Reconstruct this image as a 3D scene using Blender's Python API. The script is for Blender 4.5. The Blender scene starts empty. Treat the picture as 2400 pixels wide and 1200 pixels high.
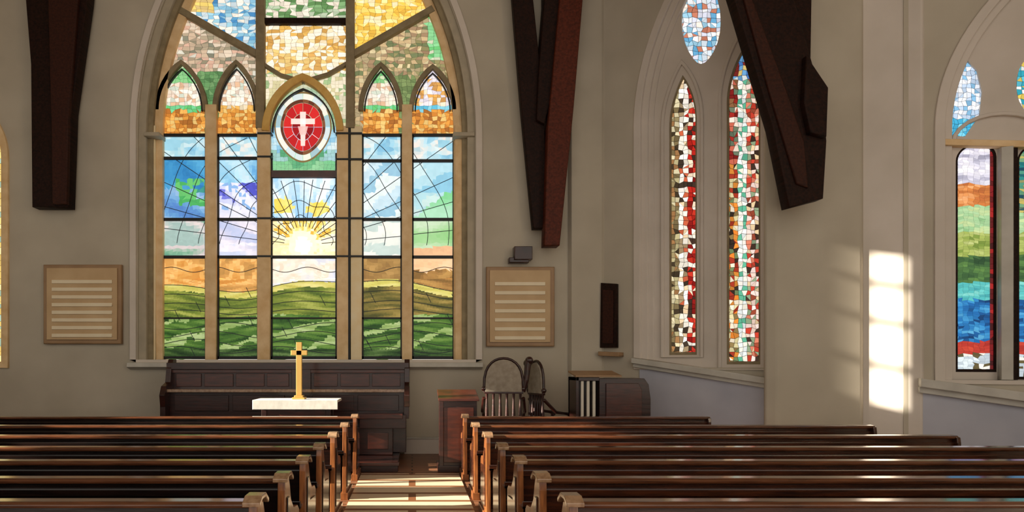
import bpy, bmesh, math, random
from mathutils import Vector, Matrix, noise
random.seed(7)
sc = bpy.context.scene
sc.view_settings.view_transform = 'Standard'
R = random.random

def lin(c):
    return tuple((v/255/12.92) if v/255 <= .04045 else ((v/255+.055)/1.055)**2.4 for v in c)

# ------------------------------------------------------------------ materials
def newmat(name):
    m = bpy.data.materials.new(name); m.use_nodes = True
    nt = m.node_tree; b = nt.nodes['Principled BSDF']
    return m, nt, b

def noisy(name, c1, c2, scale=3, rough=.8, stretch=(1,1,1), bump=.1, detail=6, coat=0, spec=.5):
    m, nt, b = newmat(name)
    tc = nt.nodes.new('ShaderNodeTexCoord'); mp = nt.nodes.new('ShaderNodeMapping')
    mp.inputs['Scale'].default_value = stretch
    nz = nt.nodes.new('ShaderNodeTexNoise'); nz.inputs['Scale'].default_value = scale
    nz.inputs['Detail'].default_value = detail
    cr = nt.nodes.new('ShaderNodeValToRGB')
    cr.color_ramp.elements[0].position = .3; cr.color_ramp.elements[1].position = .7
    cr.color_ramp.elements[0].color = (*lin(c1), 1); cr.color_ramp.elements[1].color = (*lin(c2), 1)
    nt.links.new(tc.outputs['Object'], mp.inputs[0]); nt.links.new(mp.outputs[0], nz.inputs['Vector'])
    nt.links.new(nz.outputs['Fac'], cr.inputs[0]); nt.links.new(cr.outputs[0], b.inputs['Base Color'])
    b.inputs['Roughness'].default_value = rough
    b.inputs['Specular IOR Level'].default_value = spec
    if coat: b.inputs['Coat Weight'].default_value = coat; b.inputs['Coat Roughness'].default_value = .12
    if bump:
        bp_ = nt.nodes.new('ShaderNodeBump'); bp_.inputs['Strength'].default_value = bump
        bp_.inputs['Distance'].default_value = .02
        nt.links.new(nz.outputs['Fac'], bp_.inputs['Height']); nt.links.new(bp_.outputs[0], b.inputs['Normal'])
    return m

M = {}
M['wall'] = noisy('plaster', (182,173,156), (196,187,170), 1.2, .9, bump=.05, spec=.2)
M['wall2'] = noisy('plaster_pale', (208,198,186), (222,212,202), 1.2, .85, bump=.05, spec=.3)
M['dado'] = noisy('plaster_blue_grey', (176,178,190), (194,195,206), 1.2, .8, bump=.05, spec=.2)
M['stone'] = noisy('sandstone', (226,188,134), (246,216,170), 5, .7, bump=.15)
M['stonelit'] = noisy('sandstone_lit', (250,224,172), (255,238,200), 5, .6, bump=.1)  # lit copy of the sandstone, sunny glow painted into its colour
M['goldstone'] = noisy('golden_sandstone', (218,168,80), (238,198,114), 5, .6, bump=.15)
M['stone2'] = noisy('weathered_stone', (132,118,90), (160,144,112), 6, .8, bump=.15)
M['mould'] = noisy('stone_moulding', (168,158,138), (186,174,152), 4, .8, bump=.1)
M['sill'] = noisy('sill_stone', (186,182,172), (206,202,192), 4, .6, bump=.05)
M['lead'] = noisy('lead', (14,15,16), (26,26,28), 20, .5)
M['oak'] = noisy('pew_oak_shaded', (12,8,7), (34,18,13), 2.5, .22, (1.2,14,14), .08, coat=.6)  # left pews: shade painted into the oak colour
M['oakR'] = noisy('pew_oak_lit', (34,16,10), (80,39,20), 2.5, .25, (1.2,14,14), .08, coat=.6)  # right pews: same oak, warm reflections painted into the colour
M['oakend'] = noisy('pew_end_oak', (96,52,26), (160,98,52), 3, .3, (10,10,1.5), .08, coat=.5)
M['rail'] = noisy('pew_rail_oak_lit', (66,36,23), (108,64,40), 3, .16, (1.2,14,14), .05, coat=.9)  # lighter than the pew backs: window highlight painted into the rail
M['cap'] = noisy('pew_cap_oak_lit', (130,98,72), (170,138,108), 3, .2, (8,8,8), .05, coat=.9)  # pale tops: highlight painted into the oak colour
M['beam'] = noisy('dark_beam', (22,13,10), (46,24,16), 3, .6, (9,9,1), .25, spec=.15)
M['beammid'] = noisy('brown_beam', (40,20,13), (66,32,20), 3, .6, (9,9,1), .2, spec=.2)
M['beamred'] = noisy('red_beam', (66,28,16), (100,44,26), 3, .55, (9,9,1), .2, spec=.2)
M['choir'] = noisy('mahogany', (32,12,9), (60,23,15), 3, .35, (1.5,1.5,9), .08, coat=.3)
M['choirred'] = noisy('mahogany_panel', (52,20,12), (84,34,19), 3, .35, (1.5,1.5,9), .08, coat=.3)
M['board'] = noisy('board_wood', (196,164,122), (208,178,136), 3, .6, (1,1,8), .03)
M['boardtxt'] = noisy('board_slat', (236,220,188), (244,230,200), 3, .6, bump=0)
M['boardfr'] = noisy('board_frame', (150,118,84), (170,136,100), 3, .5, bump=.05)
M['cloth'] = noisy('linen', (214,212,204), (232,230,222), 9, .9, bump=.1)
M['uphol'] = noisy('upholstery', (150,138,122), (172,160,144), 14, .9, bump=.2)
M['ceil'] = noisy('ceiling_boards', (150,124,94), (176,150,118), 2, .8, (1,8,1))
m, nt, b = newmat('brass'); b.inputs['Base Color'].default_value = (*lin((226,184,104)),1)
b.inputs['Metallic'].default_value = .6; b.inputs['Roughness'].default_value = .4; M['brass'] = m
m, nt, b = newmat('ivory'); b.inputs['Base Color'].default_value = (*lin((220,212,196)),1); M['ivory'] = m

def boardfloor(name, c1, c2, cm, w, h, rough, ms=.012):
    m, nt, b = newmat(name)
    tc = nt.nodes.new('ShaderNodeTexCoord')
    br = nt.nodes.new('ShaderNodeTexBrick'); br.inputs['Scale'].default_value = 1
    br.inputs['Brick Width'].default_value = w; br.inputs['Row Height'].default_value = h
    br.inputs['Mortar Size'].default_value = ms
    br.inputs['Color1'].default_value = (*lin(c1),1); br.inputs['Color2'].default_value = (*lin(c2),1)
    br.inputs['Mortar'].default_value = (*lin(cm),1)
    nt.links.new(tc.outputs['Object'], br.inputs['Vector']); nt.links.new(br.outputs['Color'], b.inputs['Base Color'])
    b.inputs['Roughness'].default_value = rough
    return m
M['floor'] = boardfloor('floor_boards', (126,84,60), (146,100,72), (50,30,20), 2.4, .16, .4)
M['aisle'] = boardfloor('aisle_sun_stripes', (236,216,184), (244,228,198), (140,92,60), 8.4, .46, .3, .05)  # bright sun stripes across the aisle, painted as cream bands and brown lines

m, nt, b = newmat('stained_glass')
at = nt.nodes.new('ShaderNodeAttribute'); at.attribute_name = 'pane'
nt.links.new(at.outputs['Color'], b.inputs['Base Color']); nt.links.new(at.outputs['Color'], b.inputs['Emission Color'])
b.inputs['Emission Strength'].default_value = 1.0; b.inputs['Roughness'].default_value = .3
b.inputs['Specular IOR Level'].default_value = .2
M['glass'] = m

# ------------------------------------------------------------------ helpers
def link(o, parent=None):
    sc.collection.objects.link(o)
    if parent: o.parent = parent
    return o
def empty(name):
    return link(bpy.data.objects.new(name, None))

F, CX, CY, CH = 1500.0, 966.0, 850.0, 1.7      # surveyed camera constants

class Plane:
    """vertical wall plane through p0->p1; local u along, v up, w into room"""
    def __init__(s, p0, p1):
        s.p = Vector((p0[0], p0[1])); d = Vector((p1[0]-p0[0], p1[1]-p0[1])); s.len = d.length
        s.u = d.normalized()
    def mat(s, w=0):
        U = Vector((s.u.x, s.u.y, 0)); Z = Vector((0,0,1)); N = U.cross(Z)
        o = Vector((s.p.x, s.p.y, 0)) + N*w
        return Matrix(((U.x,Z.x,N.x,o.x),(U.y,Z.y,N.y,o.y),(U.z,Z.z,N.z,o.z),(0,0,0,1)))
    def off(s, w):
        q = Plane((0,0),(1,0)); N = Vector((s.u.y, -s.u.x)); q.p = s.p + N*w; q.u = s.u; q.len = s.len
        return q
    def uv(s, px, py):
        k = (px-CX)/F
        t = (k*s.p.y - s.p.x)/(s.u.x - k*s.u.y)
        Y = s.p.y + t*s.u.y
        return (t, CH + (CY-py)/F*Y)
    def U(s, pts): return [s.uv(*q) for q in pts]

def plate(name, pl, outer, holes, w0, w1, mat, parent=None, bev=0):
    cu = bpy.data.curves.new(name, 'CURVE'); cu.dimensions = '2D'; cu.fill_mode = 'BOTH'
    for loop in [outer]+list(holes):
        sp = cu.splines.new('POLY'); sp.points.add(len(loop)-1)
        for i,(x,y) in enumerate(loop): sp.points[i].co = (x,y,0,1)
        sp.use_cyclic_u = True
    cu.extrude = abs(w1-w0)/2 - bev
    if bev: cu.bevel_depth = bev; cu.bevel_resolution = 1; cu.offset = -bev
    o = bpy.data.objects.new(name, cu); cu.materials.append(M[mat])
    o.matrix_world = pl.mat((w0+w1)/2)
    return link(o, parent)

def arch(cx, half, v0, vs, Rr, n=14):
    pts = [(cx-half, v0)]
    c = cx-half+Rr; a1 = math.acos((Rr-half)/Rr)
    for i in range(n+1):
        a = a1*i/n; pts.append((c-Rr*math.cos(a), vs+Rr*math.sin(a)))
    for x,y in list(reversed(pts))[1:]: pts.append((2*cx-x, y))
    return pts

def strip(pts, w):
    L=[];Rr=[]
    n=len(pts)
    for i,(x,y) in enumerate(pts):
        a = Vector(pts[max(i-1,0)]); b_ = Vector(pts[min(i+1,n-1)]); d=(b_-a)
        d = d.normalized() if d.length else Vector((1,0))
        nrm = Vector((-d.y,d.x)); h=w/2
        L.append((x+nrm.x*h,y+nrm.y*h)); Rr.append((x-nrm.x*h,y-nrm.y*h))
    return L+Rr[::-1]

def bar(name, pl, pxpts, wpx, w0, w1, mat, parent, bev=.008):
    pts = pl.U(pxpts)
    m_per = (pl.uv(pxpts[0][0], 0)[1]-pl.uv(pxpts[0][0], 100)[1])/100
    return plate(name, pl, strip(pts, wpx*m_per), [], w0, w1, mat, parent, bev)

class MB:
    def __init__(s): s.v=[]; s.f=[]; s.m=[]; s.mats=[]
    def mi(s, mat):
        if mat not in s.mats: s.mats.append(mat)
        return s.mats.index(mat)
    def box(s, x0,x1,y0,y1,z0,z1, mat):
        b=len(s.v); k=s.mi(mat)
        s.v += [(x,y,z) for z in (z0,z1) for (x,y) in ((x0,y0),(x1,y0),(x1,y1),(x0,y1))]
        for f in ((0,3,2,1),(4,5,6,7),(0,1,5,4),(1,2,6,5),(2,3,7,6),(3,0,4,7)):
            s.f.append([b+i for i in f]); s.m.append(k)
    def prism(s, prof, a0, a1, mat, axis='x'):
        b=len(s.v); n=len(prof); k=s.mi(mat)
        for a in (a0,a1):
            for p,q in prof:
                s.v.append((a,p,q) if axis=='x' else (p,a,q) if axis=='y' else (p,q,a))
        s.f.append([b+i for i in range(n)][::-1]); s.m.append(k)
        s.f.append([b+n+i for i in range(n)]); s.m.append(k)
        for i in range(n):
            j=(i+1)%n; s.f.append([b+i,b+j,b+n+j,b+n+i]); s.m.append(k)
    def tube(s, pts, rad, mat, seg=10):
        k=s.mi(mat); pts=[Vector(p) for p in pts]
        if not isinstance(rad,(list,tuple)): rad=[rad]*len(pts)
        b=len(s.v); n=len(pts)
        for i,p in enumerate(pts):
            d=(pts[min(i+1,n-1)]-pts[max(i-1,0)]).normalized()
            up=Vector((0,1,0)) if abs(d.y)<.9 else Vector((1,0,0))
            a=d.cross(up).normalized(); c=d.cross(a)
            for j in range(seg):
                t=2*math.pi*j/seg; s.v.append(tuple(p+(a*math.cos(t)+c*math.sin(t))*rad[i]))
        for i in range(n-1):
            for j in range(seg):
                j2=(j+1)%seg; s.f.append([b+i*seg+j,b+i*seg+j2,b+(i+1)*seg+j2,b+(i+1)*seg+j]); s.m.append(k)
        s.f.append([b+j for j in range(seg)]); s.m.append(k)
        s.f.append([b+(n-1)*seg+j for j in range(seg)]); s.m.append(k)
    def ball(s, c, r, mat, seg=12):
        pts=[];rad=[]
        for i in range(9):
            a=math.pi*i/8; pts.append((c[0],c[1],c[2]-r*math.cos(a))); rad.append(max(r*math.sin(a),.001))
        s.tube(pts,rad,mat,seg)
    def build(s, name, parent=None, bevel=.006):
        me=bpy.data.meshes.new(name); me.from_pydata(s.v,[],s.f)
        for k in s.mats: me.materials.append(M[k])
        for p,i in zip(me.polygons,s.m): p.material_index=i
        bm=bmesh.new(); bm.from_mesh(me); bmesh.ops.recalc_face_normals(bm,faces=bm.faces); bm.to_mesh(me); bm.free()
        o=bpy.data.objects.new(name,me); link(o,parent)
        if bevel:
            md=o.modifiers.new('bevel','BEVEL'); md.width=bevel; md.segments=2; md.limit_method='ANGLE'
        return o

COH=None; GXY=(0,0)
def pick(*a):
    """choose a pane colour; coherent mode keeps neighbouring panes alike"""
    if COH is None: return random.choice(a)
    u,v=COH(*GXY)
    t=noise.noise((u,v,len(a)*3.7))*.95+.5+(R()-.5)*.22
    return a[max(0,min(len(a)-1,int(t*len(a))))]
def mix(*a):
    """smoothly blended painted-glass colour"""
    u,v=COH(*GXY)
    t=max(0,min(.999,noise.noise((u,v,len(a)*3.7))*1.0+.5+(R()-.5)*.12))*(len(a)-1)
    i=int(t); f=t-i
    return tuple(a[i][c]*(1-f)+a[i+1][c]*f for c in range(3))

class Glass:
    def __init__(s, pl): s.pl=pl; s.v=[]; s.f=[]; s.c=[]
    def poly(s, pts, col, inset=.06):
        cx=sum(p[0] for p in pts)/len(pts); cy=sum(p[1] for p in pts)/len(pts)
        b=len(s.v)
        for x,y in pts:
            u,v=s.pl.uv(x+(cx-x)*inset,y+(cy-y)*inset); s.v.append((u,v,0))
        s.f.append(list(range(b,b+len(pts)))); s.c.append(col)
    def line(s, pts, w, col=(.012,.014,.014)):
        for (xa,ya),(xb,yb) in zip(pts,pts[1:]):
            d=Vector((xb-xa,yb-ya)); 
            if d.length<.01: continue
            d.normalize(); n=Vector((-d.y,d.x))*w/2
            s.poly([(xa+n.x,ya+n.y),(xb+n.x,yb+n.y),(xb-n.x,yb-n.y),(xa-n.x,ya-n.y)],col,0)
    def cells(s,x0,x1,y0,y1,cw,ch,fn,inside=None,jit=.28,warp=None,split=.25,var=.16,inset=.06):
        global GXY
        nx=max(1,round((x1-x0)/cw)); ny=max(1,round((y1-y0)/ch)); P={}
        for i in range(nx+1):
            for j in range(ny+1):
                x=x0+(x1-x0)*i/nx; y=y0+(y1-y0)*j/ny
                if 0<i<nx: x+=(R()-.5)*2*jit*cw
                if 0<j<ny: y+=(R()-.5)*2*jit*ch
                if warp and 0<j<ny: y+=warp(x,y)
                P[i,j]=(x,y)
        for i in range(nx):
            for j in range(ny):
                q=[P[i,j],P[i+1,j],P[i+1,j+1],P[i,j+1]]
                polys=[q]
                if R()<split: polys=[[q[0],q[1],q[2]],[q[0],q[2],q[3]]] if R()<.5 else [[q[0],q[1],q[3]],[q[1],q[2],q[3]]]
                for p in polys:
                    cx=sum(t[0] for t in p)/len(p); cy=sum(t[1] for t in p)/len(p)
                    if inside and not inside(cx,cy): continue
                    GXY=(cx,cy)
                    c=fn(cx,cy); k=1+(R()-.5)*2*var
                    s.poly(p,[min(1,t*k) for t in lin(c)],inset)
    def build(s,name,parent):
        me=bpy.data.meshes.new(name); me.from_pydata(s.v,[],s.f); me.materials.append(M['glass'])
        ca=me.color_attributes.new('pane','FLOAT_COLOR','CORNER'); i=0
        for f,c in zip(s.f,s.c):
            for _ in f: ca.data[i].color=(*c,1); i+=1
        o=bpy.data.objects.new(name,me); o.matrix_world=s.pl.mat(0); return link(o,parent)

# ------------------------------------------------------------------ room shell
FW=Plane((0,12),(1,12))                 # u = X
GW=Plane((0,12.3),(1,12.3))             # glazing plane of the great window
def px(pl,x): return pl.uv(x,0)[0]
def pv(pl,x,y): return pl.uv(x,y)[1]
k=12/F; kg=12.3/F

cxm=(718-CX)*k
hole_main=arch(cxm, 395*k, 1.7+5*k, pv(FW,718,310), 800*k, 24)
side_c=(-70-CX)*k
hole_side=arch(side_c, 84*k, 1.7, pv(FW,0,370), 150*k, 12)
plate('wall_front',FW,[(-9.6,-.02),(3.5,-.02),(3.5,13.5),(-9.6,13.5)],[hole_main,hole_side],-.55,0,'wall')

LW=Plane((-9.6,-3),(-9.6,12))           # u = Y+3 , normal = +X
def rect(u0,u1,v0,v1): return [(u0,v0),(u1,v0),(u1,v1),(u0,v1)]
lh=[rect(9.70,10.02,5.95,8.2), rect(8.0,12.4,2.4,4.5)]
plate('wall_left',LW,rect(0,15,-.02,9.2),lh,-.3,0,'wall')
e=empty('window_4')
for z in (6.55,7.2,7.75): plate('glazing_bar',LW,rect(9.6,10.1,z-.05,z+.05),[],-.2,-.15,'lead',e)
e=empty('aisle_sun_opening')  # unseen opening added so the sun brightens the aisle floor
for i in range(1,5): plate('mullion',LW,rect(8.0+i*.88-.05,8.0+i*.88+.05,2.35,4.55),[],-.2,-.1,'stone2',e)

mb=MB(); mb.box(-9.9,9.9,-3,12.6,-.12,0,'floor'); mb.build('floor',bevel=0)
mb=MB(); mb.box(-.775,.71,-3,9.75,.001,.012,'aisle'); mb.build('aisle_sunlit_floor',bevel=0)  # aisle floor carrying the painted sun stripes
for nm,x0,x1 in (('ceiling',-9.9,0),('ceiling.001',9.9,0)):
    mb=MB(); pr=[(x0,9.0),(x1,13.4),(x1,13.6),(x0,9.2)]
    mb.prism(pr,-3,12.6,'ceil','y'); mb.build(nm,bevel=0)

SA=Plane((3.47,12.0),(5.9,9.62))
SB=Plane((7.15,9.15),(9.6,7.95))
uL,vL=SA.uv(1492,845); uR,vR=SA.uv(1828,888)
cA=(uL+uR)/2; hA=(uR-uL)/2
archA=arch(cA,hA-.02,1.62,5.9,4.1,18)
plate('wall_right',SA,rect(-.05,SA.len+.2,-.02,11.4),[archA],-.5,0,'wall')
uL2,_=SB.uv(2200,0); 
cB=uL2+1.05
archB=arch(cB,1.05,1.45,5.0,2.6,18)
plate('wall_right.001',SB,rect(-.1,SB.len+.1,-.02,10.2),[archB],-.5,0,'wall')
mb=MB(); mb.box(9.55,9.85,-3,8.0,-.02,9.1,'wall'); mb.build('wall_right.002',bevel=0)

mb=MB(); mb.prism([(5.30,9.62),(5.42,9.5),(6.0,9.42),(6.62,9.42),(6.70,9.5),(6.95,10.3),(5.7,10.4)],0,10.2,'wall','z')
mb.build('wall_pier',bevel=.03)
mb=MB(); mb.prism([(6.66,9.5),(7.08,9.2),(7.22,9.06),(7.45,9.2),(7.2,9.9),(6.8,9.9)],0,10.0,'wall2','z')
mb.build('wall_pier.001',bevel=.02)
mb=MB(); mb.prism([(2.92,11.99),(2.96,11.88),(3.52,11.88),(3.7,11.98),(3.6,12.1)],0,11.5,'wall','z')
mb.build('wall_pilaster',bevel=.01)

# ------------------------------------------------------------------ great window
W1=empty('window_1')
vs=pv(GW,718,310); cg=px(GW,718)
def inner(half,Rr,n=24): return arch(cg,half*kg,pv(GW,0,842),vs,Rr*kg,n)
for i,(a,b_,w0,w1,mt) in enumerate(((395,378,-.5,-.04,'mould'),(380,366,-.5,-.12,'stone2'),(368,347,-.5,-.2,'stone'))):
    o_=arch(cxm,(a+1)*k,1.7-.1,pv(FW,718,310),(800-395+a)*k,24)
    h_=arch(cxm,b_*k,1.7+5*k,pv(FW,718,310),(800-395+b_)*k,24)
    plate('moulding',FW,o_,[h_],w0+.0,w1,mt,W1,.006)
plate('lead_backing',GW,inner(362,765),[],-.06,-.03,'lead',W1)

def hlf(y):
    if y>310: return 350
    h=310-y
    return math.sqrt(max(755*755-h*h,0))-(755-350)
def ins(x,y): return abs(x-718)<hlf(y)+4

def sky(x,y):
    a=math.atan2(575-y,x-710); r=math.hypot(x-710,y-575)
    bnd=int((a+4)*9+noise.noise((x/40,y/40,9)))%3
    if x<495:
        if 420<y<480 and x>412+(y-425)*.2 and noise.noise((x/22,y/18,4))>-.25: return pick((70,160,90),(96,180,104),(60,140,130))
        if y<440: return mix((40,110,170),(62,140,190),(80,158,204),(130,196,220))
        if y<515: return mix((70,110,180),(96,150,200),(150,180,214),(120,150,190))
        return mix((84,140,120),(120,166,140),(196,186,188),(214,204,204),(150,176,172)) if y<603 else None
    if x<620:
        if y<430: return mix((84,150,206),(130,186,220),(170,210,228),(200,220,232))
        if y<490: return pick((76,80,186),(110,116,206),(190,196,230),(214,218,234),(130,170,220))
        return mix((180,190,222),(200,200,222),(214,210,226),(226,222,232),(190,200,226))
    if x<820:
        if y<515:
            if math.hypot((x-665)/24,(y-482)/20)<1 or math.hypot((x-745)/26,(y-488)/17)<1: return pick((232,204,90),(240,216,120))
            return mix((140,190,226),(180,212,232),(214,228,236),(230,234,238))
        if r<20: return (255,252,240)
        if r<34: return (252,242,206)
        if bnd==0: return pick((250,240,206),(248,232,176))
        if abs(a-math.pi/2)<1.2 and r<74: return pick((226,176,70),(236,200,100),(244,216,130))
        return mix((236,210,150),(240,226,190),(232,226,214))
    if x<955:
        if y<515: return ((140,184,208),(184,210,224),(210,224,226))[bnd]
        return ((214,220,214),(232,230,220),(186,204,200))[bnd]
    if y<450: return ((130,186,212),(166,206,220),(190,216,222))[bnd]
    if y<515: return mix((96,186,110),(130,200,150),(160,210,180)) if y>440+(1062-x)*.75 else ((164,204,214),(200,222,222),(186,214,214))[bnd]
    if y<575+(1062-x)*.1: return mix((130,186,120),(150,196,140),(186,210,180))
    return mix((236,206,170),(226,180,140),(214,170,130))
def mid(x,y):
    if y<372: 
        return mix((120,176,206),(156,200,218),(190,216,224),(226,216,208) if x>490 else (170,204,212),(140,190,210))
    return sky(x,y)
def low(x,y):
    if x<620: return mix((196,132,60),(214,156,80),(228,180,112),(206,150,80),(176,130,70))
    if x<800: return mix((206,210,226),(232,224,212),(226,206,186),(244,238,226))
    if x<950: return mix((128,96,56),(150,116,66),(176,140,84))
    return mix((236,200,160),(226,180,136)) if y<634+4*math.sin(x/12) else mix((120,90,48),(150,110,60),(176,136,76))
def hill(x,y):
    ridge=668+12*math.sin((x-380)/95)+6*math.sin(x/40)
    if y<ridge: return low(x,y)
    d=y-ridge
    if y<742+6*math.sin(x/60):
        if d<14: return mix((176,170,80),(196,188,100),(212,204,130))
        if x>840: return mix((70,70,34),(96,90,44),(124,108,54),(150,130,70))
        return mix((70,88,36),(96,112,44),(120,130,54),(150,156,76))
    if y<818:
        t=math.sin((y-745)/8+x/30+noise.noise((x/30,y/20,2))*2)
        if t>.62: return mix((120,146,80),(140,164,100),(160,178,124))
        return mix((34,62,26),(54,88,36),(74,108,44),(94,126,56))
    return mix((26,44,24),(40,64,30),(60,84,42),(84,108,60))
def upper(x,y):
    ld=y<40+(x-440)*.56; rd=y<40+(990-x)*.56
    if 612<x<822:
        if y<50: return pick((214,206,190),(120,160,110),(90,130,80),(232,222,206),(170,186,160))
        if y<120: return pick((226,206,160),(236,222,196),(214,170,90),(196,150,80),(240,230,212),(232,214,180))
        if y<170: return pick((236,222,196),(222,190,120),(206,160,90),(240,234,216))
        return pick((206,200,176),(150,176,130),(222,214,190),(196,190,150))
    if x<=612:
        if ld: 
            if x<500 and y<30: return pick((222,196,110),(206,180,120))
            return pick((70,130,180),(90,150,190),(130,180,206),(190,206,214),(232,226,214),(150,196,214))
        return pick((120,120,104),(140,132,110),(160,146,124),(186,164,140),(206,190,170),(196,160,140),(206,204,190))
    if rd: return pick((214,170,70),(232,190,80),(240,206,110),(246,224,150),(236,222,180))
    if x>985 and y<140 and x>1000+(y-60)*.1: return pick((100,180,110),(130,196,140),(200,206,180))
    return pick((110,120,84),(136,130,90),(150,124,96),(166,150,116),(190,166,126),(206,190,150))
def head(x,y):
    if y>260: return pick((160,100,44),(186,118,48),(206,142,62),(222,164,84),(214,180,110))
    if y>246: return pick((96,186,110),(110,196,140)) if x<500 or 850<x<940 else (pick((90,176,206),(130,200,220)) if x>960 else pick((214,200,170),(220,170,90)))
    if y<195 and (x<500 or 800<x<945): return pick((96,176,104),(130,190,130),(190,206,170))
    if x>960: return pick((190,140,80),(214,160,84),(206,200,214),(226,220,226),(232,214,190))
    return pick((226,214,196),(214,196,180),(232,226,214),(206,170,140),(190,200,186),(236,226,206))
def headmix(x,y):
    for c,wd,ap in ((427,54,155),(556,47,155),(893,45,162),(1014,48,167)):
        if abs(x-c)<wd:
            t=(260-y)/(260-ap)
            if y>260 or abs(x-c)/wd < math.sqrt(max(0,1-max(t,0)**1.6)): return head(x,y)
    if abs(x-490)<30 and y>170: return pick((96,140,90),(80,120,76),(110,150,100))
    if abs(x-950)<26 and y>180: return pick((120,140,90),(100,120,76))
    return upper(x,y)
def centre(x,y):
    if y<300:
        qa=math.sqrt(((x-712)/86)**2+((y-310)/124)**2)
        if qa<1.0: return mix((120,160,120),(160,186,160),(190,196,170))
        return upper(x,y)
    if y<355: return mix((120,176,210),(160,200,220),(206,222,226))
    if abs(x-710)<(412-y)*1.0: return mix((80,150,110),(96,166,120),(130,190,140))
    if y<378: return mix((150,190,200),(130,180,160))
    return mix((110,180,130),(140,196,150))

g=Glass(GW)
LT=[(372,485),(511,607),(849,942),(966,1064)]
polar=lambda x,y:(math.atan2(575-y,x-710)*7, math.hypot(x-710,y-575)/120)
flat=lambda x,y:((x+y*.4)/34, y/22)
hillc=lambda x,y:(x/70+3, (y+8*math.sin(x/45))/8)
LC=LT+[(636,790)]
for (x0,x1) in LC:
    ctr=x0==636
    COH=flat
    if not ctr: g.cells(x0,x1,318,372,9,9,mid,inset=.0,var=.07)
    COH=polar
    g.cells(x0,x1,418 if ctr else 372,515,8,8,mid,inset=.0,var=.06)
    g.cells(x0,x1,515,603,7 if ctr else 8,7,mid,inset=.0,var=.05)
    COH=flat
    g.cells(x0,x1,603,654,9,6,low,warp=lambda x,y:3*math.sin(x/20),inset=.0,var=.06)
    COH=hillc
    g.cells(x0,x1,654,746,7,3.2,hill,warp=lambda x,y:5*math.sin(x/45),var=.06,inset=.0,jit=.2)
    g.cells(x0,x1,746,840,6,3.2,hill,warp=lambda x,y:-6*math.sin(x/38),var=.06,inset=.0,jit=.2)
COH=flat
g.cells(612,822,180,404,9,9,centre,jit=.2,split=.2,var=.08,inset=.03)
COH=lambda x,y:(x/9,y/7)
g.cells(360,612,150,318,10,9,headmix,ins,inset=.045,var=.12)
g.cells(822,1074,150,318,10,9,headmix,ins,inset=.045,var=.12)
COH=lambda x,y:(x/16,y/9)
for a_,b_,c_ in ((360,612,150),(612,822,180),(822,1074,150)):
    g.cells(a_,b_,-330,c_,14,8,upper,ins,split=.3,inset=.045,var=.12)
COH=None
g.build('glass_panes',W1)

# medallion: red shield with a pale cross
MP=GW.off(.012); g=Glass(MP)
def ell(q,t):
    s_=math.sin(t); c_=math.cos(t)
    if s_<0: c_*=1-.22*abs(s_)**2
    elif s_>.5: c_*=1+.06*s_
    return (710+47*q*c_,298-58*q*s_)
def ring(qa,qb,n,cols,ins_=.05):
    for i in range(n):
        t0=2*math.pi*i/n; t1=2*math.pi*(i+1)/n; st=4
        pts=[ell(qb,t0+(t1-t0)*j/st) for j in range(st+1)]+[ell(qa,t1+(t0-t1)*j/st) for j in range(st+1)]
        g.poly(pts,lin(random.choice(cols)),ins_)
ring(.02,.55,8,((150,22,28),(176,30,34),(130,18,24)))
ring(.55,.98,12,((176,30,34),(196,40,40),(140,22,26)))
ring(.98,1.12,24,((90,50,36),(120,76,50)),.0)
ring(1.12,1.36,16,((196,210,214),(222,220,210),(150,180,190)))
ring(1.36,1.43,24,((120,96,60),),.0)
g.build('medallion',W1)
g=Glass(MP.off(.006)); pale=lin((232,206,200))
g.poly([(703,262),(717,262),(715,342),(705,342)],pale,0); g.poly([(682,278),(738,278),(738,291),(682,291)],pale,0)
g.poly([(698,296),(722,296),(717,316),(703,316)],lin((214,170,166)),0)
g.build('cross',W1)

g=Glass(GW.off(.006))
def clipline(pts,x0,x1,y0,y1,w):
    run=[]
    for p in pts:
        if x0<=p[0]<=x1 and y0<=p[1]<=y1: run.append(p)
        else:
            if len(run)>1: g.line(run,w)
            run=[]
    if len(run)>1: g.line(run,w)
for (x0,x1) in LC:
    y0=420 if x0==636 else 320
    for i in range(19):
        a=math.radians(6+i*9.3+(R()-.5)*3)
        clipline([(710+r*math.cos(a),575-r*math.sin(a)) for r in range(44,460,4)],x0,x1,y0,602,1.6)
    for rr in (66,100,145,190,240,290,340):
        clipline([(710+(rr+6*math.sin(t*.21))*math.cos(t/40),575-(rr+6*math.sin(t*.21))*math.sin(t/40)) for t in range(0,126)],x0,x1,y0,602,1.5)
    for yb in (632,):
        clipline([(x,yb+6*math.sin(x/17)) for x in range(360,1080,4)],x0,x1,604,745,1.6)
    for j,yb in enumerate((668,690,712,730)):
        clipline([(x,yb+(12-3*j)*math.sin((x-380)/95)+5*math.sin(x/40)) for x in range(360,1080,4)],x0,x1,604,745,1.6)
    for j,yb in enumerate((764,784,803,820)):
        clipline([(x,yb-8*math.sin((x+j*40)/38)) for x in range(360,1080,4)],x0,x1,748,838,1.6)
    for j in range(4):
        xs=x0+(x1-x0)*R(); ys=660+160*R(); clipline([(xs+t*.5,ys+t) for t in range(0,28,4)],x0,x1,604,838,1.4)
g.build('lead_cames',W1)

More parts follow.
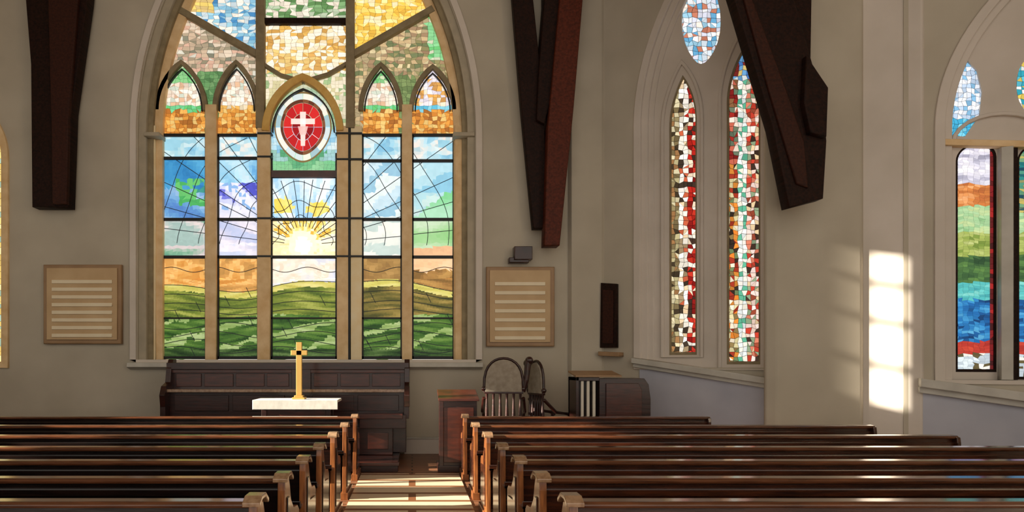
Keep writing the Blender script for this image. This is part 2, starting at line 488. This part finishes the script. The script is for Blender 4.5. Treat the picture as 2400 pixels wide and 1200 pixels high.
def tb(nm,pts,w,mat='stone',d=.12): return bar(nm,GW,pts,w,-.02,d,mat,W1)
tb('mullion',[(498,845),(498,250)],26); tb('mullion',[(621,845),(621,300)],30)
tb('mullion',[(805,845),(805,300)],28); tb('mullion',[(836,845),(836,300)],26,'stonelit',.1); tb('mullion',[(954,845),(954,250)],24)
tb('mullion_upper',[(613,305),(613,-330)],20,'stone2',.14); tb('mullion_upper',[(822,305),(822,-330)],20,'stone2',.14)
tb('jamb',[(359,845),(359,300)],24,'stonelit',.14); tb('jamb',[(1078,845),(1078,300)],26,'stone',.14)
tb('seam',[(820,845),(820,300)],5,'lead',.13)
def lancet(c,hw,ys,ap,n=8):
    h=ys-ap; Rr=(hw*hw+h*h)/(2*hw); pts=[]
    a1=math.asin(min(1,h/Rr))
    L=[(c-hw+Rr-Rr*math.cos(a1*i/n), ys-Rr*math.sin(a1*i/n)) for i in range(n+1)]
    return L+[(2*c-x,y) for x,y in reversed(L)][1:]
for c,hw,ap in ((428,56,150),(556,50,150),(893,47,155),(1014,50,160)):
    tb('lancet_head',lancet(c,hw,262,ap),11,'stone2',.1)
    bar('glazing_line',GW,lancet(c,hw-9,262,ap+14),3,-.02,.05,'lead',W1,0)
tb('centre_arch',lancet(712,86,312,188,12),17,'goldstone',.16)
bar('centre_arch_line',GW,lancet(712,72,312,212,12),3,-.02,.08,'lead',W1,0)
tb('diagonal',[(415,24),(520,84),(612,136)],15,'stone2',.12); tb('diagonal',[(612,150),(660,180),(712,195)],8,'stone2',.1)
tb('diagonal',[(1015,26),(920,80),(822,136)],15,'stone2',.12); tb('diagonal',[(822,148),(770,178),(712,195)],8,'stone2',.1)
bar('transom',GW,[(612,54),(822,54)],13,-.02,.1,'beam',W1); 
for y in (-60,-180): bar('transom',GW,[(400,y),(1030,y)],10,-.02,.08,'stone2',W1)
for y in (318,372,515,603,746):
    for (x0,x1) in LC:
        if x0==636 and y in(318,372): continue
        yy=y+(6 if (x0>800 and y==372) else 0)
        bar('saddle_bar',GW,[(x0-2,yy),(x1+2,yy)],7 if y<700 else 4,-.02,.04,'lead',W1,0)
for y in (515,603,318,372): bar('tie_bar',GW,[(607,y),(640,y)],4,.0,.14,'lead',W1,0); 
for y in (515,603,318,378): bar('tie_bar',GW,[(788,y),(850,y)],4,.0,.14,'lead',W1,0)
bar('panel_band',GW,[(636,409),(790,409)],16,-.02,.05,'choirred',W1,0)
for (x0,x1) in LC:
    for x in (x0,x1): bar('lead_edge',GW,[(x,842),(x,318 if x0!=636 else 360)],7,-.02,.04,'lead',W1,0)
    bar('lead_edge',GW,[(x0-2,838),(x1+2,838)],6,-.02,.04,'lead',W1,0)
for x0,x1 in ((338,374),(1062,1112)): bar('capital',FW,[(x0,315),(x1,315)],9,-.3,.03,'mould',W1)
mb=MB(); mb.prism([(12.3,1.72),(11.86,1.70),(11.84,1.62),(11.9,1.6),(11.99,1.57),(12.3,1.57)],(305-CX)*k,(1130-CX)*k,'sill'); mb.build('trim_1')
o_=arch(cxm,412*k,1.75,pv(FW,718,310),820*k,24); h_=arch(cxm,398*k,1.7,pv(FW,718,310),805*k,24)
plate('trim_2',FW,o_,[h_],-.02,.05,'wall2',None,.008)

W6=empty('window_6'); G6=FW.off(-.3)
g=Glass(G6); g.cells(-160,24,270,850,14,14,lambda x,y:pick((232,206,130),(240,220,160),(222,190,110),(160,190,170)),None); g.build('glass_panes',W6)
plate('lead_backing',G6,rect(side_c-.9,side_c+.9,1.6,6.4),[],-.06,-.03,'lead',W6)
plate('moulding',FW,arch(side_c,92*k,1.6,pv(FW,0,370),158*k,12),[arch(side_c,76*k,1.72,pv(FW,0,370),142*k,12)],-.3,.05,'stone',W6,.006)

# ------------------------------------------------------------------ canted bay windows
W2=empty('window_2'); GA=SA.off(-.10)
for a,w0,w1 in ((0,-.4,.03),(.11,-.4,-.03),(.2,-.4,-.07)):
    plate('moulding',SA,arch(cA,hA+.05-a,1.58,5.9,4.17-a,18),[arch(cA,hA-.08-a,1.6,5.9,4.04-a,18)],w0,w1,'wall2',W2,.01)
def lanc_px(pl,x0,x1,yb,yt,ys):
    u0=pl.uv(x0,0)[0];u1=pl.uv(x1,0)[0];c=(u0+u1)/2;h=(u1-u0)/2
    vb=pl.uv((x0+x1)/2,yb)[1];vt=pl.uv((x0+x1)/2,yt)[1];vss=pl.uv((x0+x1)/2,ys)[1]
    H=vt-vss;Rr=(h*h+H*H)/(2*h)
    return c,h,vb,vss,Rr
def oval(pl,cx,cy,rx,ry,n=24,tilt=0):
    return [pl.uv(cx+rx*math.cos(t)*(1-.25*abs(math.sin(t))**3)+tilt*math.sin(t)*-1, cy-ry*math.sin(t)) for t in [2*math.pi*i/n for i in range(n)]]
la=lanc_px(GA,1568,1633,832,176,290); lb=lanc_px(GA,1703,1782,854,112,230)
ho=[arch(*la,10),arch(*lb,10),oval(GA,1643,50,46,100,24,0)]
fill=arch(cA,hA-.2,1.6,5.9,3.92,18)
plate('infill',GA,fill,ho,-.06,0,'wall2',W2,0)
GA2=GA.off(-.04)
def mosaic1(x,y):
    t=(x-1570)/60
    if t>.66: return pick((170,36,28),(190,50,36),(232,226,214),(130,24,22),(226,206,180),(60,44,36))
    if t>.33: return pick((240,236,224),(226,220,206),(60,50,40),(222,196,160),(186,90,60),(246,240,232),(150,130,100))
    return pick((140,126,90),(110,96,66),(170,160,120),(60,50,36),(150,110,70),(206,196,160))
def mosaic2(x,y):
    t=(x-1700)/80
    if y<185: return pick((96,150,196),(70,120,190),(206,180,110),(206,214,214),(120,40,36))
    if .4<t<.62: return pick((244,240,232),(240,236,228),(226,222,206),(206,214,214),(90,170,140))
    if t<.4:
        if y<380: return pick((150,40,34),(196,100,80),(130,90,60),(232,210,196),(120,30,28),(96,110,90))
        return pick((150,50,34),(206,196,150),(130,110,70),(232,220,196),(190,120,50),(226,130,50),(50,40,34),(110,130,90))
    return pick((206,120,96),(226,200,186),(150,70,50),(130,150,120),(236,214,206),(186,60,44),(60,44,36),(214,190,150))
g=Glass(GA2)
g.cells(1560,1644,165,845,10,11,mosaic1,split=.15,inset=.08,var=.2)
g.cells(1690,1800,100,868,10,11,mosaic2,split=.15,inset=.08,var=.2)
g.cells(1580,1689,-70,164,11,11,lambda x,y:pick((206,220,232),(232,236,240),(150,196,220),(190,120,96),(206,210,226),(96,160,200),(240,226,216)),split=.2,inset=.08)
g.build('glass_panes',W2)
plate('lead_backing',GA2,[(uL,1.6),(uR+.1,1.6),(uR+.1,8.6),(uL,8.6)],[],-.06,-.02,'lead',W2)
for l in (la,lb):
    plate('leaded_border',GA2,arch(l[0],l[1]+.03,l[2]-.05,l[3],l[4]+.03,10),[arch(l[0],l[1]-.03,l[2]+.05,l[3],l[4]-.03,10)],-.01,.02,'stone2',W2)
for x0,x1,yb,yt,ys in ((1550,1650,838,140,290),(1684,1800,864,64,230)):
    q=lanc_px(GA,x0,x1,yb,yt,ys)
    plate('lancet_moulding',GA,arch(q[0],q[1],q[2],q[3],q[4],10),[arch(q[0],q[1]-.05,q[2]+.02,q[3],q[4]-.05,10)],-.02,.04,'wall2',W2,.01)

def sloped_sill(name,pl,pxs,th,proj,mat,par=None):
    (u0,v0),(u1,v1)=pl.uv(*pxs[0]),pl.uv(*pxs[1])
    plate(name,pl,[(u0,v0),(u1,v1),(u1,v1-th),(u0,v0-th)],[],-.1,proj,mat,par,.01)
    plate(name+'_lip',pl,[(u0,v0-th*.9),(u1,v1-th*.9),(u1,v1-th*1.7),(u0,v0-th*1.7)],[],-.1,proj*.55,mat,par,.01)
e=empty('trim_3'); sloped_sill('sill',SA,((1488,838),(1812,886)),.10,.16,'sill',e)
u0,v0=SA.uv(1500,862); u1,v1=SA.uv(1812,905)
plate('dado_panel',SA,[(u0,.0),(u1,.0),(u1,v1),(u0,v0)],[],-.02,.02,'dado',e)
W3=empty('window_3'); GB=SB.off(-.10); GB2=GB.off(-.04)
for a,w0,w1 in ((0,-.4,.03),(.09,-.4,-.03)):
    plate('moulding',SB,arch(cB,1.10-a,1.4,5.0,2.66-a,18),[arch(cB,.98-a,1.46,5.0,2.54-a,18)],w0,w1,'wall2',W3,.01)
lc=lanc_px(GB,2240,2336,872,335,372); ld=lanc_px(GB,2384,2484,890,335,372)
ho=[arch(*lc,8),arch(*ld,8),[GB.uv(*p) for p in ((2230,318),(2228,270),(2245,190),(2266,140),(2290,165),(2302,215),(2296,270),(2262,320))],oval(GB,2412,200,30,64,20)]
plate('infill',GB,arch(cB,.93,1.44,5.0,2.49,18),ho,-.06,0,'wall2',W3,0)
def blue(x,y):
    if y<432: return mix((150,150,170),(190,190,210),(214,214,226),(230,230,236))
    if y<482: return mix((170,96,50),(196,120,60),(220,160,110))
    if y<545: return mix((130,176,124),(160,196,150),(180,200,144))
    if y<600: return mix((110,134,56),(150,166,84),(176,186,120))
    if y<662: return mix((36,66,40),(60,96,54),(90,130,66))
    if y<702: return mix((60,150,160),(80,176,176),(120,200,194))
    if y<800: return mix((10,56,104),(22,92,156),(44,126,186),(80,156,200))
    if y<828: return mix((160,44,38),(196,70,50))
    return pick((206,220,226),(176,190,200),(90,80,50),(226,226,220))
g=Glass(GB2)
COH=lambda x,y:((x-2240)/40,(y+4*math.sin(x/14))/11)
g.cells(2232,2320,330,880,12,6,blue,warp=lambda x,y:3*math.sin(x/14),split=.1,inset=.025,var=.1)
g.cells(2320,2346,330,880,13,12,lambda x,y:pick((60,20,22),(90,24,26),(120,26,30),(150,34,34)),split=.1,inset=.05,var=.1)
g.cells(2374,2494,330,900,14,7,lambda x,y:blue(2260,y) if y>500 else mix((20,90,100),(30,120,120),(190,170,90),(14,60,80)),split=.1,inset=.03,var=.1)
COH=None
g.cells(2216,2316,125,330,10,10,lambda x,y:pick((206,214,226),(170,190,214),(226,230,236),(120,170,206)) if y<280 else pick((60,160,200),(110,190,214)),inset=.07)
g.cells(2372,2452,125,275,11,11,lambda x,y:pick((40,140,160),(80,170,190),(206,214,214),(200,176,80)),inset=.07)
g.build('glass_panes',W3)
ub0=GB2.uv(2205,0)[0]; plate('lead_backing',GB2,rect(ub0,ub0+2.2,1.4,7),[],-.06,-.02,'lead',W3)
for l in (lc,ld):
    plate('leaded_border',GB2,arch(l[0],l[1]+.03,l[2]-.05,l[3],l[4]+.03,8),[arch(l[0],l[1]-.025,l[2]+.04,l[3],l[4]-.025,8)],-.01,.03,'beam',W3)
bar('ledge',GB,[(2200,338),(2520,346)],14,-.02,.12,'stone',W3)
bar('mullion',GB,[(2352,350),(2352,890)],22,-.02,.14,'sill',W3); bar('mullion_edge',GB,[(2374,350),(2374,890)],10,-.02,.08,'beam',W3)
q=[GB.uv(2352+120*math.cos(t),338-math.sin(t)*70) for t in [math.pi*i/12 for i in range(13)]]
plate('roll_moulding',GB,strip(q,.05),[],-.02,.06,'wall2',W3,.01)
e=empty('trim_4'); sloped_sill('sill',SB,((2150,886),(2700,960)),.12,.2,'sill',e)
u0,v0=SB.uv(2160,915); u1,v1=SB.uv(2700,985)
plate('dado_panel',SB,[(u0,.0),(u1,.0),(u1,v1),(u0,v0)],[],-.02,.03,'dado',e)

# ------------------------------------------------------------------ timber trusses
def poly_at(name,Y,pts,y_depth,mat,parent,bev=.015):
    P=Plane((0,Y),(1,Y)); return plate(name,P,P.U(pts),[],-y_depth,0,mat,parent,bev)
T=empty('timber_truss')
poly_at('wall_post',11.7,[(40,-400),(60,0),(72,150),(75,485),(160,485),(168,260),(205,0),(240,-400)],.25,'beam',T)
poly_at('brace',11.62,[(100,-400),(112,0),(120,300),(122,478),(156,478),(160,280),(182,0),(205,-400)],.1,'beammid',T)
T=empty('timber_truss')
poly_at('wall_post',11.7,[(1170,-400),(1202,0),(1222,250),(1250,535),(1282,535),(1276,250),(1250,0),(1225,-400)],.2,'beam',T)
poly_at('wall_post_inner',11.6,[(1270,-400),(1276,0),(1262,180),(1258,280),(1276,290),(1300,200),(1316,0),(1330,-400)],.3,'beam',T)
poly_at('brace',11.5,[(1420,-400),(1366,0),(1345,250),(1312,575),(1276,575),(1284,300),(1312,0),(1340,-400)],.3,'beamred',T)
T=empty('timber_truss')
poly_at('brace',8.9,[(1600,-400),(1722,0),(1755,110),(1812,300),(1850,486),(1930,465),(1938,330),(1925,210),(1905,150),(1862,0),(1800,-400)],.2,'beam',T)
poly_at('corbel_block',8.8,[(1890,130),(1905,150),(1942,205),(1938,320),(1900,310),(1885,240)],.3,'beam',T)
poly_at('wall_post',9.1,[(1830,-400),(1850,0),(1870,180),(1900,180),(1903,0),(1903,-400)],.2,'beam',T)
poly_at('chamfer',8.86,[(1640,-400),(1765,0),(1840,200),(1885,330),(1895,440),(1868,430),(1800,200),(1745,0),(1615,-400)],.06,'beammid',T)

# ------------------------------------------------------------------ boards and wall fittings
def hymn(x0,x1,y0,y1,n,name='hymn_board'):
    e=empty(name)
    poly_at('frame',11.9,[(x0,y0),(x1,y0),(x1,y1),(x0,y1)],.1,'boardfr',e,.02)
    poly_at('panel',11.87,[(x0+8,y0+8),(x1-10,y0+8),(x1-10,y1-10),(x0+8,y1-10)],.03,'board',e,.005)
    for i in range(n):
        y=y0+40+(y1-y0-60)*i/(n-1)
        poly_at('slat',11.85,[(x0+20,y-4),(x1-22,y-4),(x1-22,y+4),(x0+20,y+4)],.03,'boardtxt',e,.002)
hymn(101,284,620,806,8); hymn(1140,1300,625,812,7)
e=empty('wall_speaker')
poly_at('cabinet',11.75,[(1206,577),(1248,577),(1248,608),(1206,608)],.22,'choir',e,.01)
poly_at('bracket',11.8,[(1194,603),(1240,603),(1240,615),(1194,615)],.2,'choir',e,.01)
e=empty('wall_cabinet')
def onA(nm,pts,w0,w1,mat,bev=.01): plate(nm,SA,SA.U(pts),[],w0,w1,mat,e,bev)
onA('body',[(1414,664),(1450,666),(1450,815),(1412,815)],0,.1,'beam')
onA('door',[(1420,680),(1444,682),(1444,805),(1419,805)],.1,.12,'beammid',.004)
onA('shelf',[(1414,824),(1462,826),(1462,836),(1414,834)],0,.2,'boardfr')

# ------------------------------------------------------------------ chancel
mb=MB(); mb.box(-5.6,-.22,9.95,11.98,0,.145,'choir'); mb.box(-5.62,-.2,9.9,10.0,.1,.15,'choirred'); mb.build('chancel_step')
mb=MB(); mb.box(-.15,2.9,11.92,11.99,0,.28,'wall2'); mb.box(-.15,2.9,11.9,11.99,.28,.31,'sill'); mb.build('baseboard_front')

def q(xp,Y): return (xp-CX)/F*Y
def zz(yp,Y): return CH-(yp-CY)/F*Y
mb=MB(); Y=11.15
xa,xb=q(400,Y),q(952,Y)
mb.box(xa,xb,Y+.05,Y+.5,.15,zz(862,Y),'choir')
mb.box(xa-.06,xb+.05,Y-.04,Y+.55,zz(866,Y),zz(850,Y),'choir')
mb.box(xa-.03,xb+.02,Y,Y+.1,zz(874,Y),zz(866,Y),'choirred')
for a,b_ in ((412,470),(478,545),(552,618),(625,676),(735,790),(798,865),(872,938)):
    mb.box(q(a,Y),q(b_,Y),Y+.02,Y+.07,zz(906,Y),zz(876,Y),'choirred')
mb.box(q(684,Y),q(728,Y),Y-.02,Y+.08,zz(912,Y),zz(850,Y),'choir')
mb.box(xa+.02,xb+.02,Y-.25,Y+.1,zz(918,Y),zz(911,Y),'cap')
mb.box(xa+.02,xb,Y-.1,Y+.1,.15,zz(918,Y),'choir')
for a,b_ in ((415,540),(550,670),(735,830),(840,935)):
    mb.box(q(a,Y),q(b_,Y),Y-.13,Y-.08,zz(962,Y),zz(925,Y),'choir')
for x in (xa-.03,xb+.0):
    mb.box(x-.04,x+.05,Y-.3,Y+.5,.75,zz(918,Y),'choir')
    mb.prism([(Y-.32,.95),(Y-.36,1.15),(Y-.28,1.3),(Y-.1,1.36),(Y-.05,1.6),(Y+.05,zz(842,Y)),(Y+.2,zz(842,Y)),(Y+.2,.95)],x-.03,x+.06,'choir')
mb.box(q(848,Y),q(952,Y),Y-.5,Y+.1,zz(1000,Y)+.02,zz(968,Y),'choir')
mb.box(q(838,Y),q(945,Y),Y-.56,Y+.1,zz(975,Y),zz(966,Y),'choirred')
mb.box(q(800,Y),q(922,Y),Y-.4,Y+.1,.152,zz(996,Y),'choir')
mb.box(q(866,Y),q(912,Y),Y-.43,Y-.38,.25,zz(1008,Y),'choirred')
mb.build('choir_stall')
A=empty('altar_table'); Y=10.02
mb=MB(); x0,x1=q(604,Y),q(782,Y); top=zz(940,Y)
mb.box(x0,x1,Y,Y+.45,top-.12,top-.02,'choir')
for x in (x0+.05,x1-.13):
    for y in (Y+.03,Y+.34): mb.box(x,x+.08,y,y+.08,.152,top-.1,'choir')
mb.box(x0+.05,x1-.05,Y+.06,Y+.12,.5,top-.1,'choirred'); mb.build('frame',A)
mb=MB(); mb.box(x0-.07,x1+.07,Y-.05,Y+.5,top-.02,top+.02,'cloth'); mb.box(x0-.07,x1+.07,Y-.06,Y-.045,top-.13,top+.02,'cloth'); mb.build('altar_cloth',A)
mb=MB(); xc=q(696,Y); yc=Y+.2; t2=top+.021
mb.box(xc-.1,xc+.1,yc-.1,yc+.1,t2,t2+.03,'brass'); mb.box(xc-.07,xc+.07,yc-.07,yc+.07,t2+.03,t2+.06,'brass')
zt=zz(802,Y+.2)
mb.box(xc-.045,xc+.045,yc-.03,yc+.03,t2+.06,zt,'brass')
zb=zz(827,Y+.2); mb.box(xc-.13,xc+.13,yc-.03,yc+.03,zb-.04,zb+.04,'brass')
mb.build('altar_cross')

mb=MB(); Y=9.95; x0,x1=q(1032,Y),q(1118,Y); zt=zz(925,Y)
mb.prism([(Y,0),(Y,zt-.08),(Y+.5,zt+.02),(Y+.5,0)],x0,x1,'choir')
mb.prism([(Y-.06,zt-.1),(Y-.06,zt-.06),(Y+.54,zt+.06),(Y+.54,zt+.02)],x0-.03,x1+.03,'choirred')
mb.box(x0+.05,x1-.05,Y-.02,Y+.02,.15,zt-.2,'choirred'); mb.box(x0-.02,x0+.05,Y-.03,Y+.06,0,zt-.06,'choir')
mb.box(x0-.04,x1+.04,Y-.04,Y+.54,0,.1,'choir'); mb.build('prayer_desk')

def chair(name,xc,Y,ang,W,H,back):
    mb=MB(); h=W/2
    for sx in (-1,1):
        for sy in (-1,1):
            mb.tube([(sx*h*.9,sy*.24,0),(sx*h*.85,sy*.24,.12),(sx*h*.9,sy*.24,.3),(sx*h*.9,sy*.24,.47)],[.02,.034,.022,.03],'choir')
    mb.box(-h,h,-.28,.3,.42,.48,'choir'); mb.box(-h*.92,h*.92,-.26,.26,.48,.55,'uphol')
    yb=.27
    z1=H*.68
    for i in range(6):
        x=-h*.85+i*h*1.7/5; mb.tube([(x,yb,.48),(x,yb,.7),(x,yb,z1-.12),(x,yb,z1)],[.028,.036,.02,.028],'choir',8)
    mb.box(-h,h,yb-.03,yb+.03,z1-.03,z1+.03,'choir')
    n=14; arcp=[]
    for i in range(n+1):
        t=math.pi*i/n; arcp.append((-h*math.cos(t),yb, z1+(H-z1)*math.sin(t)**.6))
    mb.tube([(p[0],p[1],p[2]) for p in arcp],.024,'choir',8)
    mb.prism([(p[0]*.93,z1+(p[2]-z1)*.95) for p in arcp],yb-.035,yb+.035,'uphol','y')
    for sx in (-1,1):
        mb.tube([(sx*h,yb,z1-.1),(sx*(h+.03),.05,.86),(sx*(h+.03),-.22,.82),(sx*(h+.02),-.27,.76)],.032,'choir',8)
        mb.tube([(sx*h,-.24,.46),(sx*(h+.02),-.24,.6),(sx*(h+.02),-.22,.82)],[.022,.032,.022],'choir',8)
    mb.ball((-h,yb,z1+.05),.045,'choir'); mb.ball((h,yb,z1+.05),.045,'choir')
    if back:
        s=back
        mb.tube([(s*h,yb,z1),(s*(h+.05),yb,z1+.2),(s*(h+.08),yb-.03,H*.97),(s*(h+.14),yb-.05,H-.02)],[.035,.045,.06,.035],'choir',8)
        mb.ball((s*(h+.1),yb-.03,H-.04),.07,'choir')
    o=mb.build(name); o.location=(xc,Y,0); o.rotation_euler=(0,0,ang); return o
Y=11.1
chair('clergy_chair',q(1180,Y),Y,math.radians(172),.66,zz(840,Y),-1)
chair('clergy_chair',q(1288,Y),Y,math.radians(112),.46,zz(846,Y),1)

mb=MB(); Y=10.25; x0,x1=q(1350,Y),q(1525,Y); zt=zz(884,Y); xm=q(1405,Y)
prof=[(xm,0),(x1,0),(x1,zt-.35),(x1-.03,zt-.12),(x1-.1,zt-.02),(xm,zt-.02)]
mb.prism(prof,Y,Y+.5,'choir','y')
mb.prism([(xm+.1,.2),(x1-.15,.2),(x1-.15,zt-.2),(x1-.2,zt-.1),(xm+.1,zt-.1)],Y-.03,Y,'choirred','y')
mb.box(x0,xm,Y,Y+.5,zt-.06,zt,'choir'); mb.box(x0,x0+.05,Y,Y+.5,0,zt,'choir'); mb.box(x0,xm,Y+.42,Y+.5,0,zt,'choir')
mb.box(x0,xm,Y,Y+.5,0,.4,'choir')
for i in range(3): 
    x=x0+.085+i*.095; mb.box(x,x+.045,Y+.02,Y+.07,.4,zt-.06,'ivory')
mb.prism([(Y-.05,zt),(Y-.05,zt+.03),(Y+.45,zt+.1),(Y+.45,zt+.07)],x0-.02,q(1455,Y),'boardfr')
mb.box(x0+.1,x0+.2,Y+.3,Y+.4,zt-.02,zt+.08,'choir')
mb.build('choir_desk')

# ------------------------------------------------------------------ pews
def pew(xa,xb,Y,side):
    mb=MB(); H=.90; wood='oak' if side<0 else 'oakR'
    mb.prism([(Y+.0,.12),(Y+.03,.12),(Y+.045,H-.02),(Y+.01,H-.02)],xa,xb,wood)
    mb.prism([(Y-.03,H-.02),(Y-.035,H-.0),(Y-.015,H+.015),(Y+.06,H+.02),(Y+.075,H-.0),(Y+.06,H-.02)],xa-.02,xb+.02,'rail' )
    mb.box(xa,xb,Y-.012,Y+.01,H-.11,H-.06,wood)
    mb.box(xa,xb,Y+.03,Y+.46,.41,.45,wood)
    mb.box(xa,xb,Y-.15,Y+.0,.56,.585,wood)
    mb.box(xa,xb,Y-.15,Y-.13,.56,.62,wood)
    mb.box(xa,xb,Y+.38,Y+.41,.1,.41,wood)
    end=[(Y-.09,.0),(Y-.07,.5),(Y-.06,H-.06),(Y-.05,H+.02),(Y+.0,H+.04),(Y+.07,H+.03),(Y+.12,H-.06),(Y+.16,.74),(Y+.26,.66),(Y+.42,.64),(Y+.48,.6),(Y+.49,.5),(Y+.46,.3),(Y+.5,0)]
    cap=[(Y-.10,H+.0),(Y-.10,H+.025),(Y-.04,H+.055),(Y+.06,H+.055),(Y+.13,H+.01),(Y+.13,H-.02),(Y+.05,H+.03),(Y-.03,H+.03)]
    aisle=xb if side<0 else xa
    for x in ((xa,xb)):
        w_='oakend' if x==aisle else wood
        if x==aisle:
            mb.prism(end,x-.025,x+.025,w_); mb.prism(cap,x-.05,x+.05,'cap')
        else:
            mb.prism([(p,min(z,H-.0)) for p,z in end],x-.02,x+.02,w_)
        mb.box(x-.045,x+.045,Y-.1,Y+.52,0,.09,w_)
        s=-1 if x==min(xa,xb) else 1
        mb.prism([(Y-.02,.15),(Y-.0,.78),(Y+.06,.78),(Y+.12,.58),(Y+.38,.56),(Y+.4,.15)],x+s*.025,x+s*.035,wood)
    mb.build('pew',bevel=.005)
rows=[(9.3,4.3),(8.0,5.75),(6.9,5.85),(5.95,5.95),(5.13,6.0),(4.36,6.0),(3.63,6.0)]
for i,(Y,xr) in enumerate(rows):
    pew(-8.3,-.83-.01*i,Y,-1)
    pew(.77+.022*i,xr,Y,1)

# ------------------------------------------------------------------ light
w=bpy.data.worlds.new('daylight'); sc.world=w; w.use_nodes=True
bg=w.node_tree.nodes['Background']; bg.inputs[0].default_value=(1,.93,.83,1); bg.inputs[1].default_value=1.08
def sun(name,d,st,col,ang):
    l=bpy.data.lights.new(name,'SUN'); l.energy=st; l.color=col; l.angle=math.radians(ang)
    o=bpy.data.objects.new(name,l); o.rotation_euler=Vector(d).to_track_quat('-Z','Y').to_euler(); o.location=(-20,5,10); link(o)
sun('sun',(.95,.14,-.28),22,(1,.9,.74),.6)

cam=bpy.data.cameras.new('camera'); co=bpy.data.objects.new('camera',cam); link(co)
co.location=(0,0,CH); co.rotation_euler=(math.pi/2,0,0)
cam.sensor_width=36; cam.lens=36*F/2400; cam.shift_x=(1200-CX)/2400; cam.shift_y=(CY-600)/2400
cam.clip_start=.05
sc.camera=co
